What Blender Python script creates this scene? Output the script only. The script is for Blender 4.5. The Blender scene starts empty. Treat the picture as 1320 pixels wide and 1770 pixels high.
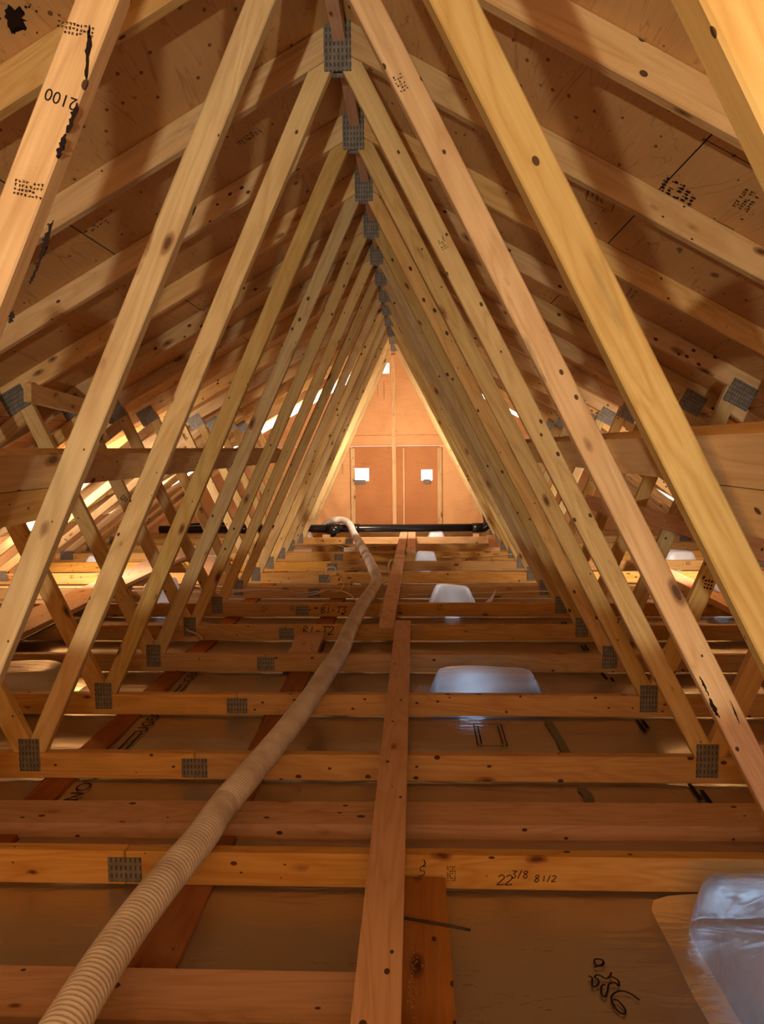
import bpy, bmesh, math, random
from mathutils import Vector, Matrix
random.seed(7)
S = bpy.context.scene
C = S.collection
R = math.radians

# ---------------------------------------------------------------- camera
cam_d = bpy.data.cameras.new('camera'); cam = bpy.data.objects.new('camera', cam_d); C.objects.link(cam)
yaw, pit, rol = R(2.4695), R(4.9158), R(-0.5952)
fw = Vector((-math.sin(yaw)*math.cos(pit), math.cos(yaw)*math.cos(pit), -math.sin(pit)))
r0 = Vector((math.cos(yaw), math.sin(yaw), 0)); u0 = r0.cross(fw)
rr = math.cos(rol)*r0 + math.sin(rol)*u0; uu = -math.sin(rol)*r0 + math.cos(rol)*u0
cam.matrix_world = Matrix((( rr.x, uu.x, -fw.x, 0), (rr.y, uu.y, -fw.y, 0), (rr.z, uu.z, -fw.z, 0), (0, 0, 0, 1)))
cam_d.sensor_fit = 'VERTICAL'; cam_d.sensor_height = 36.0; cam_d.lens = 36.0*1285/1770
cam_d.clip_start = 0.02; cam_d.clip_end = 60
S.camera = cam

# ---------------------------------------------------------------- sky, lamps, exposure
W = bpy.data.worlds.new('overcast_sky'); S.world = W; W.use_nodes = True
bg = W.node_tree.nodes['Background']; bg.inputs[0].default_value = (1.0, 0.90, 0.78, 1); bg.inputs[1].default_value = 4.0

def lamp(name, kind, loc, energy, color, size=0.1, aim=None, spot=None, blend=0.1, size_y=None):
    d = bpy.data.lights.new(name, kind); o = bpy.data.objects.new(name, d); C.objects.link(o)
    d.energy = energy; d.color = color; o.location = loc
    if kind == 'AREA':
        d.shape = 'RECTANGLE'; d.size = size; d.size_y = size_y or size
    else: d.shadow_soft_size = size
    if kind == 'SPOT': d.spot_size = spot; d.spot_blend = blend
    if aim is not None:
        o.rotation_euler = (Vector(aim) - Vector(loc)).to_track_quat('-Z', 'Y').to_euler()
    return o
# work lamp standing on the joists well behind the photographer; its reflector cuts the light just below joist height
lamp('work_lamp', 'SPOT', (-0.30, -2.40, -0.615), 315, (1.0, 0.90, 0.68), 0.03, aim=(-0.30, -2.374, 0.385), spot=R(179), blend=0.02)
# fill light added behind the photographer to brighten floor and joist fronts
lamp('fill_behind', 'POINT', (-0.05, -1.7, 0.28), 24, (1.0, 0.84, 0.70), 0.15)
# fill lights added in the far half of the attic, turned towards the gable
lamp('far_fill_left', 'AREA', (-2.7, 5.3, -0.35), 50, (1.0, 0.78, 0.56), 0.3, aim=(-2.7, 9.5, -0.9))
lamp('far_fill_right', 'AREA', (2.2, 5.3, -0.35), 36, (1.0, 0.78, 0.56), 0.3, aim=(2.2, 9.5, -0.9))
lamp('far_fill_middle', 'AREA', (-0.2, 7.9, -0.25), 36, (1.0, 0.74, 0.52), 0.25, aim=(-0.2, 9.8, 0.0))
S.view_settings.view_transform = 'Standard'; S.view_settings.look = 'None'
S.view_settings.exposure = 0.0; S.view_settings.gamma = 1.0; S.view_settings.use_curve_mapping = False

# ---------------------------------------------------------------- materials
def srgb(r, g, b):
    f = lambda c: ((c/255+0.055)/1.055)**2.4 if c/255 > 0.04045 else c/255/12.92
    return (f(r), f(g), f(b), 1)
class NT:
    def __init__(s, name):
        s.m = bpy.data.materials.new(name); s.m.use_nodes = True; s.t = s.m.node_tree
        s.b = s.t.nodes['Principled BSDF']; s.out = s.t.nodes['Material Output']
    def n(s, kind, **kw):
        nd = s.t.nodes.new(kind)
        for k, v in kw.items(): setattr(nd, k, v)
        return nd
    def l(s, a, b): s.t.links.new(a, b)
    def val(s, sock, v):
        if hasattr(v, 'node'): s.l(v, sock)
        else: sock.default_value = v
    def math(s, op, a, b=0.0, c=None):
        nd = s.n('ShaderNodeMath', operation=op); s.val(nd.inputs[0], a); s.val(nd.inputs[1], b)
        if c is not None: s.val(nd.inputs[2], c)
        return nd.outputs[0]
    def mix(s, f, a, b, mode='MIX'):
        nd = s.n('ShaderNodeMix', data_type='RGBA', blend_type=mode)
        s.val(nd.inputs[0], f); s.val(nd.inputs[6], a); s.val(nd.inputs[7], b); return nd.outputs[2]
    def ramp(s, f, stops):
        nd = s.n('ShaderNodeValToRGB'); s.l(f, nd.inputs[0]); cr = nd.color_ramp
        cr.elements[0].position = stops[0][0]; cr.elements[0].color = stops[0][1]
        cr.elements[1].position = stops[-1][0]; cr.elements[1].color = stops[-1][1]
        for p, c in stops[1:-1]:
            e = cr.elements.new(p); e.color = c
        return nd.outputs[0]
    def noise(s, vec, scale, detail=2, rough=0.5, dist=0.0):
        nd = s.n('ShaderNodeTexNoise'); s.l(vec, nd.inputs['Vector']); nd.inputs['Scale'].default_value = scale
        nd.inputs['Detail'].default_value = detail; nd.inputs['Roughness'].default_value = rough; nd.inputs['Distortion'].default_value = dist
        return nd.outputs['Fac']
    def mapping(s, vec, scale=(1, 1, 1), loc=(0, 0, 0)):
        nd = s.n('ShaderNodeMapping'); s.l(vec, nd.inputs[0]); nd.inputs['Scale'].default_value = scale; nd.inputs['Location'].default_value = loc
        return nd.outputs[0]
    def bump(s, h, strength=0.2, dist=0.002):
        nd = s.n('ShaderNodeBump'); nd.inputs['Strength'].default_value = strength; nd.inputs['Distance'].default_value = dist
        s.l(h, nd.inputs['Height']); s.l(nd.outputs[0], s.b.inputs['Normal'])
BL = (0, 0, 0, 1); WH = (1, 1, 1, 1)

def wood_material(name, light, dark, knot, grain=1.0, knots=1.0, stain=0.5, rough=0.62):
    t = NT(name)
    oi = t.n('ShaderNodeObjectInfo'); tc = t.n('ShaderNodeTexCoord')
    off = t.n('ShaderNodeVectorMath', operation='MULTIPLY_ADD')
    rnd = t.n('ShaderNodeCombineXYZ'); t.l(oi.outputs['Random'], rnd.inputs[0])
    t.l(t.math('FRACT', t.math('MULTIPLY', oi.outputs['Random'], 17.31)), rnd.inputs[1])
    t.l(t.math('FRACT', t.math('MULTIPLY', oi.outputs['Random'], 53.7)), rnd.inputs[2])
    t.l(rnd.outputs[0], off.inputs[0]); off.inputs[1].default_value = (37, 23, 11); t.l(tc.outputs['Object'], off.inputs[2])
    v = off.outputs[0]
    # long growth-ring figure
    low = t.noise(t.mapping(v, (0.9, 7, 7)), 1.0, 3, 0.55, 0.6)
    ring = t.math('FRACT', t.math('MULTIPLY', low, 9.0 * grain))
    ring = t.math('POWER', t.math('ABSOLUTE', t.math('SUBTRACT', ring, 0.5)), 1.6)
    fine = t.noise(t.mapping(v, (3, 120, 120)), 1.0, 3, 0.6)
    f = t.math('ADD', t.math('MULTIPLY', ring, 0.9), t.math('MULTIPLY', fine, 0.55))
    col = t.ramp(f, [(0.16, light), (0.62, dark)])
    # broad tone change along the board and from board to board
    tone = t.noise(t.mapping(v, (1.7, 5, 5)), 1.0, 2)
    col = t.mix(t.math('MULTIPLY', tone, 0.45), col, (light[0]*0.74, light[1]*0.62, light[2]*0.50, 1))
    hv = t.n('ShaderNodeHueSaturation'); t.l(col, hv.inputs['Color'])
    rv = t.math('FRACT', t.math('MULTIPLY', oi.outputs['Random'], 7.7))
    t.l(t.math('MULTIPLY_ADD', rv, 0.30, 0.84), hv.inputs['Value']); t.l(t.math('MULTIPLY_ADD', rnd.inputs[2].links[0].from_socket, 0.25, 0.88), hv.inputs['Saturation'])
    col = hv.outputs[0]
    # knots: elongated cells, only a share of them
    kv = t.n('ShaderNodeTexVoronoi', feature='F1'); kv.inputs['Scale'].default_value = 1.0
    wob = t.n('ShaderNodeVectorMath', operation='ADD'); nn = t.n('ShaderNodeTexNoise'); t.l(v, nn.inputs['Vector']); nn.inputs['Scale'].default_value = 18
    sc = t.n('ShaderNodeVectorMath', operation='SCALE'); t.l(nn.outputs['Color'], sc.inputs[0]); sc.inputs['Scale'].default_value = 0.012
    t.l(t.mapping(v, (5.2, 13, 13)), wob.inputs[0]); 
    sc2 = t.n('ShaderNodeVectorMath', operation='SCALE'); t.l(sc.outputs[0], sc2.inputs[0]); sc2.inputs['Scale'].default_value = 12
    t.l(sc2.outputs[0], wob.inputs[1]); t.l(wob.outputs[0], kv.inputs['Vector'])
    sep = t.n('ShaderNodeSeparateColor'); t.l(kv.outputs['Color'], sep.inputs[0])
    on = t.math('GREATER_THAN', sep.outputs[0], 1 - 0.70*knots)
    rad = t.math('MULTIPLY_ADD', t.math('MULTIPLY', sep.outputs[1], sep.outputs[1]), 0.20, 0.085)
    q = t.math('DIVIDE', kv.outputs['Distance'], rad)
    halo = t.ramp(q, [(0.0, WH), (0.62, WH), (1.0, BL)]); core = t.ramp(q, [(0.0, WH), (0.38, WH), (0.52, BL)])
    halo2 = t.ramp(t.math('MULTIPLY', q, 0.33), [(0.0, WH), (1.0, BL)])
    col = t.mix(t.math('MULTIPLY', t.math('MULTIPLY', halo2, on), 0.30), col, (light[0]*0.62, light[1]*0.42, light[2]*0.25, 1))
    col = t.mix(t.math('MULTIPLY', t.math('MULTIPLY', halo, on), 0.70), col, knot)
    col = t.mix(t.math('MULTIPLY', t.math('MULTIPLY', core, on), 0.75), col, (knot[0]*0.38, knot[1]*0.28, knot[2]*0.2, 1))
    # nail holes, specks and grey mould stains with their own shape
    sp = t.n('ShaderNodeTexVoronoi'); t.l(t.mapping(v, (17, 26, 26)), sp.inputs['Vector']); sp.inputs['Scale'].default_value = 1.0
    sps = t.n('ShaderNodeSeparateColor'); t.l(sp.outputs['Color'], sps.inputs[0])
    spk = t.math('MULTIPLY', t.math('LESS_THAN', sp.outputs['Distance'], t.math('MULTIPLY_ADD', t.math('MULTIPLY', sps.outputs[1], sps.outputs[1]), 0.15, 0.07)), t.math('GREATER_THAN', sps.outputs[0], 0.5))
    col = t.mix(t.math('MULTIPLY', spk, 0.93), col, (0.05, 0.018, 0.008, 1))
    st = t.noise(t.mapping(v, (2.2, 14, 14), (5, 3, 1)), 1.0, 5, 0.7)
    st = t.ramp(st, [(0.63, BL), (0.75, WH)])
    col = t.mix(t.math('MULTIPLY', st, stain), col, (0.10, 0.075, 0.05, 1))
    t.l(col, t.b.inputs['Base Color']); t.b.inputs['Roughness'].default_value = rough; t.b.inputs['Specular IOR Level'].default_value = 0.25
    t.bump(t.math('ADD', fine, t.math('MULTIPLY', ring, 0.6)), 0.25, 0.0012)
    return t.m
M = {}
M['web'] = wood_material('spruce_web', (0.72, 0.56, 0.27, 1), (0.52, 0.35, 0.14, 1), (0.17, 0.065, 0.02, 1), 1.0, 1.0, 0.35)
M['stained'] = wood_material('stained_spruce_web', (0.80, 0.56, 0.27, 1), (0.58, 0.35, 0.14, 1), (0.12, 0.05, 0.02, 1), 1.0, 1.2, 0.9)
M['chord'] = wood_material('spruce_chord', (0.68, 0.43, 0.16, 1), (0.49, 0.26, 0.08, 1), (0.17, 0.05, 0.015, 1), 1.1, 1.25, 0.3)
M['rafter'] = wood_material('spruce_rafter', (0.78, 0.56, 0.28, 1), (0.58, 0.36, 0.15, 1), (0.15, 0.06, 0.02, 1), 1.0, 1.0, 0.4)
M['pink'] = wood_material('fresh_pine_plank', (0.76, 0.51, 0.35, 1), (0.60, 0.36, 0.22, 1), (0.24, 0.09, 0.04, 1), 1.2, 0.9, 0.25)
M['brown'] = wood_material('aged_board', (0.46, 0.24, 0.10, 1), (0.33, 0.15, 0.055, 1), (0.12, 0.04, 0.02, 1), 0.8, 0.6, 0.4)
M['strap'] = wood_material('red_strapping', (0.42, 0.18, 0.07, 1), (0.30, 0.11, 0.04, 1), (0.12, 0.04, 0.02, 1), 0.8, 0.6, 0.3)

def ply_material(name, light, dark, seam=True, seam_off=0.1, along=2.44, mold=0.8, figure=0.38, spots=0.75):
    t = NT(name); tc = t.n('ShaderNodeTexCoord'); v = tc.outputs['Object']
    low = t.noise(t.mapping(v, (0.55, 4.2, 3.2)), 1.0, 4, 0.55, 1.0)
    ring = t.math('ABSOLUTE', t.math('SUBTRACT', t.math('FRACT', t.math('MULTIPLY', low, 11)), 0.5))
    line = t.ramp(ring, [(0.0, WH), (0.06, BL)])
    broad = t.noise(t.mapping(v, (1.0, 2.4, 1)), 1.3, 3, 0.6)
    fine = t.noise(t.mapping(v, (6, 70, 70)), 1.0, 2, 0.6)
    col = t.ramp(t.math('ADD', t.math('MULTIPLY', broad, 0.75), t.math('MULTIPLY', fine, 0.3)), [(0.3, light), (0.75, dark)])
    col = t.mix(t.math('MULTIPLY', line, figure), col, (dark[0]*0.45, dark[1]*0.36, dark[2]*0.3, 1))
    # round knots and patches of the veneer
    kv = t.n('ShaderNodeTexVoronoi'); t.l(t.mapping(v, (5.0, 8.0, 1)), kv.inputs['Vector']); kv.inputs['Scale'].default_value = 1
    ks = t.n('ShaderNodeSeparateColor'); t.l(kv.outputs['Color'], ks.inputs[0])
    q = t.math('DIVIDE', kv.outputs['Distance'], t.math('MULTIPLY_ADD', ks.outputs[1], 0.12, 0.05))
    kn = t.math('MULTIPLY', t.ramp(q, [(0.55, WH), (0.95, BL)]), t.math('GREATER_THAN', ks.outputs[0], 0.6))
    col = t.mix(t.math('MULTIPLY', kn, 0.8), col, (0.14, 0.05, 0.02, 1))
    sp = t.n('ShaderNodeTexVoronoi'); t.l(t.mapping(v, (14, 24, 1)), sp.inputs['Vector']); sp.inputs['Scale'].default_value = 1
    ss = t.n('ShaderNodeSeparateColor'); t.l(sp.outputs['Color'], ss.inputs[0])
    spk = t.math('MULTIPLY', t.math('LESS_THAN', sp.outputs['Distance'], 0.13), t.math('GREATER_THAN', ss.outputs[0], 0.45))
    col = t.mix(t.math('MULTIPLY', spk, spots), col, (0.05, 0.02, 0.01, 1))
    st = t.ramp(t.noise(t.mapping(v, (1.5, 2.5, 1), (3, 9, 0)), 2.0, 6, 0.75), [(0.66, BL), (0.72, WH)])
    col = t.mix(t.math('MULTIPLY', st, mold), col, (0.07, 0.025, 0.012, 1))
    if not seam:     # the redder sheet between the gable studs
        sx = t.n('ShaderNodeSeparateXYZ'); t.l(v, sx.inputs[0])
        inside = t.math('MULTIPLY', t.math('MULTIPLY', t.math('GREATER_THAN', sx.outputs[0], -0.80), t.math('LESS_THAN', sx.outputs[0], 0.34)), t.math('MULTIPLY', t.math('LESS_THAN', sx.outputs[2], 0.03), t.math('GREATER_THAN', sx.outputs[1], 9.0)))
        col = t.mix(inside, col, (0.66, 0.52, 0.44, 1), 'MULTIPLY')
    if seam:
        br = t.n('ShaderNodeTexBrick'); t.l(t.mapping(v, (1, 1, 1), (0.4, seam_off, 0)), br.inputs['Vector'])
        br.offset = 0.5; br.inputs['Scale'].default_value = 1; br.inputs['Mortar Size'].default_value = 0.0022; br.inputs['Mortar Smooth'].default_value = 0
        br.inputs['Brick Width'].default_value = along; br.inputs['Row Height'].default_value = 1.22
        col = t.mix(br.outputs['Fac'], col, (0.012, 0.006, 0.003, 1))
    t.l(col, t.b.inputs['Base Color']); t.b.inputs['Roughness'].default_value = 0.7; t.b.inputs['Specular IOR Level'].default_value = 0.2
    t.bump(fine, 0.15, 0.001)
    return t.m
M['ply'] = ply_material('roof_plywood', (0.74, 0.46, 0.20, 1), (0.56, 0.31, 0.115, 1), seam_off=0.1)
M['gable'] = ply_material('gable_plywood', (0.82, 0.48, 0.23, 1), (0.66, 0.34, 0.14, 1), seam=False, mold=0.35, figure=0.2, spots=0.35)

def plate_material():
    t = NT('galvanised_plate'); tc = t.n('ShaderNodeTexCoord'); v = tc.outputs['Object']
    sx = t.n('ShaderNodeSeparateXYZ'); t.l(v, sx.inputs[0])
    a = t.math('SINE', t.math('MULTIPLY', sx.outputs[0], 2*math.pi/0.0125)); b = t.math('SINE', t.math('MULTIPLY', sx.outputs[2], 2*math.pi/0.021))
    hole = t.math('MULTIPLY', t.math('GREATER_THAN', a, 0.35), t.math('GREATER_THAN', b, -0.35))
    nz = t.noise(v, 40, 3)
    col = t.ramp(nz, [(0.3, (0.17, 0.16, 0.145, 1)), (0.7, (0.29, 0.275, 0.25, 1))])
    col = t.mix(t.math('MULTIPLY', hole, 0.75), col, (0.05, 0.045, 0.04, 1))
    t.l(col, t.b.inputs['Base Color']); t.b.inputs['Metallic'].default_value = 0.45; t.b.inputs['Roughness'].default_value = 0.5
    t.bump(t.math('SUBTRACT', 1.0, hole), 0.8, 0.002)
    return t.m
M['plate'] = plate_material()

def plain(name, col, rough=0.5, metal=0.0, spec=0.5):
    t = NT(name); t.b.inputs['Base Color'].default_value = col; t.b.inputs['Roughness'].default_value = rough
    t.b.inputs['Metallic'].default_value = metal; t.b.inputs['Specular IOR Level'].default_value = spec
    tc = t.n('ShaderNodeTexCoord'); nz = t.noise(tc.outputs['Object'], 30, 3)
    t.l(t.mix(nz, (col[0]*0.85, col[1]*0.85, col[2]*0.85, 1), (min(1, col[0]*1.12), min(1, col[1]*1.12), min(1, col[2]*1.12), 1)), t.b.inputs['Base Color'])
    return t.m
M['pipe'] = plain('black_abs', (0.008, 0.009, 0.012, 1), 0.28)
M['ink'] = plain('black_ink', (0.02, 0.012, 0.01, 1), 0.7, spec=0.1)
M['faded_ink'] = plain('faded_ink', (0.12, 0.06, 0.03, 1), 0.8, spec=0.1)
M['cable'] = plain('white_cable', (0.62, 0.50, 0.38, 1), 0.45)
M['black_cable'] = plain('dark_cable', (0.03, 0.02, 0.018, 1), 0.5)
M['bracket'] = plain('grey_bracket', (0.16, 0.14, 0.13, 1), 0.6)
M['foam'] = plain('white_wrap', (0.78, 0.72, 0.66, 1), 0.6)

def hose_material():
    t = NT('hose_plastic'); tc = t.n('ShaderNodeTexCoord')
    nz = t.noise(tc.outputs['Object'], 7, 4, 0.6)
    t.l(t.ramp(nz, [(0.30, (0.50, 0.44, 0.42, 1)), (0.62, (0.80, 0.77, 0.77, 1))]), t.b.inputs['Base Color'])
    t.b.inputs['Roughness'].default_value = 0.38; t.b.inputs['Subsurface Weight'].default_value = 0.0
    t.b.inputs['Coat Weight'].default_value = 0.15; t.b.inputs['Coat Roughness'].default_value = 0.25
    return t.m
M['hose'] = hose_material()

def sheet_material(name, opac, tint, trans=0.0, rough=0.16, wr=0.5, shine=1.0):
    t = NT(name); tc = t.n('ShaderNodeTexCoord'); v = tc.outputs['Object']
    tr = t.n('ShaderNodeBsdfTransparent'); tr.inputs[0].default_value = (0.97, 0.95, 0.92, 1)
    gl = t.n('ShaderNodeBsdfGlossy'); gl.inputs['Roughness'].default_value = rough; gl.inputs[0].default_value = (1, 1, 1, 1)
    df = t.n('ShaderNodeBsdfDiffuse'); df.inputs[0].default_value = tint
    tl = t.n('ShaderNodeBsdfTranslucent'); tl.inputs[0].default_value = tint
    body = t.n('ShaderNodeMixShader'); body.inputs[0].default_value = trans; t.l(df.outputs[0], body.inputs[1]); t.l(tl.outputs[0], body.inputs[2])
    m1 = t.n('ShaderNodeMixShader'); 
    fog = t.noise(v, 2.3, 4, 0.6)
    t.l(t.math('MULTIPLY', t.math('MULTIPLY_ADD', fog, 1.2, 0.3), opac), m1.inputs[0]); t.l(tr.outputs[0], m1.inputs[1]); t.l(body.outputs[0], m1.inputs[2])
    fr = t.n('ShaderNodeFresnel'); fr.inputs[0].default_value = 1.45
    m2 = t.n('ShaderNodeMixShader'); t.l(t.math('MULTIPLY', fr.outputs[0], shine), m2.inputs[0]); t.l(m1.outputs[0], m2.inputs[1]); t.l(gl.outputs[0], m2.inputs[2])
    bp = t.n('ShaderNodeBump'); bp.inputs['Strength'].default_value = wr; bp.inputs['Distance'].default_value = 0.02
    wn = t.noise(t.mapping(v, (1.2, 4.5, 3)), 3.0, 4, 0.55, 1.2)
    t.l(wn, bp.inputs['Height'])
    for s_ in (gl, df, fr): t.l(bp.outputs[0], s_.inputs['Normal'])
    t.l(m2.outputs[0], t.out.inputs[0]); t.t.nodes.remove(t.b)
    return t.m
M['poly'] = sheet_material('clear_poly_sheet', 0.14, (0.55, 0.46, 0.40, 1), rough=0.30, wr=0.35, shine=0.42)
M['flange'] = sheet_material('milky_poly_flange', 0.42, (0.66, 0.58, 0.52, 1), 0.3, 0.3)
M['hat'] = sheet_material('milky_poly_box', 0.42, (0.72, 0.68, 0.66, 1), 0.62, 0.34, 0.35)
M['hat_white'] = sheet_material('white_poly_box', 0.85, (0.84, 0.80, 0.77, 1), 0.4, 0.3, 0.6)
def emit(name, col, st):
    t = NT(name); t.b.inputs['Base Color'].default_value = col; t.b.inputs['Emission Color'].default_value = col; t.b.inputs['Emission Strength'].default_value = st
    return t.m
M['led'] = emit('lit_downlight', (0.42, 0.66, 1.0, 1), 13.0)
M['led_white'] = emit('lit_downlight_white', (0.75, 0.87, 1.0, 1), 7.0)

def floor_material():
    t = NT('ceiling_board_back'); tc = t.n('ShaderNodeTexCoord'); v = tc.outputs['Object']
    a = t.noise(v, 1.2, 4, 0.6); b = t.noise(t.mapping(v, (40, 3, 1)), 1.0, 2)
    t.l(t.ramp(t.math('ADD', t.math('MULTIPLY', a, 0.8), t.math('MULTIPLY', b, 0.2)), [(0.3, (0.12, 0.066, 0.034, 1)), (0.7, (0.21, 0.115, 0.055, 1))]), t.b.inputs['Base Color'])
    t.b.inputs['Roughness'].default_value = 0.75
    return t.m
M['floor'] = floor_material()

# ---------------------------------------------------------------- builders
def link(name, me, mat, parent=None):
    o = bpy.data.objects.new(name, me); C.objects.link(o)
    if mat is not None and not me.materials: me.materials.append(mat)
    if parent is not None: o.parent = parent
    return o
def tag(o, label=None, cat=None, group=None, kind=None):
    if label: o['label'] = label
    if cat: o['category'] = cat
    if group: o['group'] = group
    if kind: o['kind'] = kind
    return o
def empty(name, loc):
    o = bpy.data.objects.new(name, None); o.empty_display_size = 0.1; C.objects.link(o); o.location = loc; return o
def bevel_mesh(bm, w, seg=1):
    if w > 0:
        es = [e for e in bm.edges if len(e.link_faces) == 2 and e.calc_face_angle(0) > 0.6]
        bmesh.ops.bevel(bm, geom=es, offset=w, segments=seg, affect='EDGES', profile=0.6)
def box_bm(bm, a, b):
    vs = [bm.verts.new((x, y, z)) for x in (a[0], b[0]) for y in (a[1], b[1]) for z in (a[2], b[2])]
    for f in ((0, 1, 3, 2), (4, 6, 7, 5), (0, 4, 5, 1), (2, 3, 7, 6), (0, 2, 6, 4), (1, 5, 7, 3)): bm.faces.new([vs[i] for i in f])
    return vs
def finish(bm, name):
    bmesh.ops.recalc_face_normals(bm, faces=bm.faces[:]); me = bpy.data.meshes.new(name); bm.to_mesh(me); bm.free(); return me
def box_obj(name, a, b, mat, parent=None, bev=0.002, rot=None):
    """box between corners a and b; the object's origin is its centre; grain runs along local X"""
    c = [(a[i]+b[i])/2 for i in range(3)]
    bm = bmesh.new(); box_bm(bm, [a[i]-c[i] for i in range(3)], [b[i]-c[i] for i in range(3)]); bevel_mesh(bm, bev)
    o = link(name, finish(bm, name), mat, parent); o.location = c
    if rot: o.rotation_euler = rot
    return o
def board(name, p0, p1, w, t, mat, parent=None, side=None, bev=0.003):
    """board from p0 to p1 (centre line), width w along `side`, thickness t; grain along local X"""
    p0, p1 = Vector(p0), Vector(p1); L = (p1-p0).length; x = (p1-p0).normalized()
    y = Vector(side).normalized(); y = (y - x*y.dot(x)).normalized(); z = x.cross(y)
    bm = bmesh.new(); box_bm(bm, (-L/2, -w/2, -t/2), (L/2, w/2, t/2)); bevel_mesh(bm, bev)
    o = link(name, finish(bm, name), mat, parent)
    c = (p0+p1)/2
    o.matrix_local = Matrix(((x.x, y.x, z.x, c.x), (x.y, y.y, z.y, c.y), (x.z, y.z, z.z, c.z), (0, 0, 0, 1)))
    return o
def clip(poly, a, b, c):
    """keep the side a*x+b*z <= c"""
    out = []
    for i in range(len(poly)):
        p, q = poly[i], poly[(i+1) % len(poly)]
        dp, dq = a*p[0]+b*p[1]-c, a*q[0]+b*q[1]-c
        if dp <= 0: out.append(p)
        if dp*dq < 0:
            s = dp/(dp-dq); out.append((p[0]+s*(q[0]-p[0]), p[1]+s*(q[1]-p[1])))
    return out
X0, ZB = -0.215, -1.115            # ridge line, underside of the bottom chords
ZT = -1.026                        # top of the bottom chords
ZR, SL = 1.33, 0.555               # ridge height and roof slope
XL, XR = -3.62, 3.19               # eave wall planes
LY = [-.032+.61*k for k in range(0, 17)]   # front faces of the trusses
def member(name, poly, p0, p1, y0, y1, mat, parent):
    """prism over a polygon in the truss plane (world x, z); local X follows p0->p1"""
    ang = math.atan2(p1[1]-p0[1], p1[0]-p0[0]); ca, sa = math.cos(ang), math.sin(ang)
    bm = bmesh.new(); fr, bk = [], []
    for x, z in poly:
        dx, dz = x-p0[0], z-p0[1]
        lx, lz = dx*ca+dz*sa, -dx*sa+dz*ca
        fr.append(bm.verts.new((lx, y0, lz))); bk.append(bm.verts.new((lx, y1, lz)))
    bm.faces.new(fr); bm.faces.new(bk[::-1]); n = len(poly)
    for i in range(n): bm.faces.new((fr[i], bk[i], bk[(i+1) % n], fr[(i+1) % n]))
    bmesh.ops.recalc_face_normals(bm, faces=bm.faces[:]); bevel_mesh(bm, 0.003)
    o = link(name, finish(bm, name), mat, parent)
    o.location = (p0[0]-X0, 0, p0[1]-ZB); o.rotation_euler = (0, -ang, 0)
    return o
def strip(p0, p1, w, ext=0.3):
    d = Vector((p1[0]-p0[0], p1[1]-p0[1])); d.normalize(); n = Vector((-d.y, d.x))*w/2
    a = Vector(p0)-d*ext; b = Vector(p1)+d*ext
    return [tuple(a+n), tuple(b+n), tuple(b-n), tuple(a-n)]
def tube(name, pts, rad, mat, parent=None, seg=10, closed_ends=True, radf=None, step=None):
    """swept tube through points (Catmull-Rom)"""
    P = [Vector(p) for p in pts]; Q = []
    for i in range(len(P)-1):
        a, b = P[i], P[i+1]; p_ = P[i-1] if i else a*2-b; n_ = P[i+2] if i+2 < len(P) else b*2-a
        N = max(2, int((b-a).length/(step or rad*1.2)))
        for j in range(N):
            s = j/N; Q.append(0.5*((2*a)+(b-p_)*s+(2*p_-5*a+4*b-n_)*s*s+(-p_+3*a-3*b+n_)*s**3))
    Q.append(P[-1]); bm = bmesh.new(); rings = []; up = Vector((0, 0, 1)); ln = 0; last = None
    for i, q in enumerate(Q):
        tn = (Q[min(i+1, len(Q)-1)]-Q[max(i-1, 0)]).normalized()
        if last is None:
            n = tn.orthogonal().normalized()
        else:
            n = (last - tn*last.dot(tn)).normalized()
        last = n; b_ = tn.cross(n)
        if i: ln += (q-Q[i-1]).length
        r = radf(ln) if radf else rad
        rings.append([bm.verts.new(q+(n*math.cos(2*math.pi*k/seg)+b_*math.sin(2*math.pi*k/seg))*r) for k in range(seg)])
    for A, B in zip(rings, rings[1:]):
        for k in range(seg): bm.faces.new((A[k], A[(k+1) % seg], B[(k+1) % seg], B[k]))
    if closed_ends: bm.faces.new(rings[0][::-1]); bm.faces.new(rings[-1])
    for f in bm.faces: f.smooth = True
    return link(name, finish(bm, name), mat, parent)

# ---------------------------------------------------------------- the room
def roofz(x): return ZR-SL*abs(x-X0)
Y0, Y1 = -3.4, 9.80
tag(box_obj('floor', (-4.3, Y0-.1, -1.16), (3.9, Y1+.1, -1.130), M['floor'], bev=0), kind='structure')
sl = math.atan(SL); run = 3.95/math.cos(sl)
for nm, sgn in (('ceiling_left', -1), ('ceiling_right', 1)):
    bm = bmesh.new(); box_bm(bm, (Y0, 0, 0), (Y1+.25, run, 0.015))
    o = link(nm, finish(bm, nm), M['ply']); tag(o, kind='structure')
    # local x -> world y ; local y -> down the slope ; local z -> outwards
    dx = Vector((0, 1, 0)); dy = Vector((sgn*math.cos(sl), 0, -math.sin(sl))); dz = Vector((sgn*math.sin(sl), 0, math.cos(sl)))
    o.matrix_world = Matrix(((dx.x, dy.x, dz.x, X0), (dx.y, dy.y, dz.y, 0), (dx.z, dy.z, dz.z, ZR+0.001), (0, 0, 0, 1)))
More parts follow.
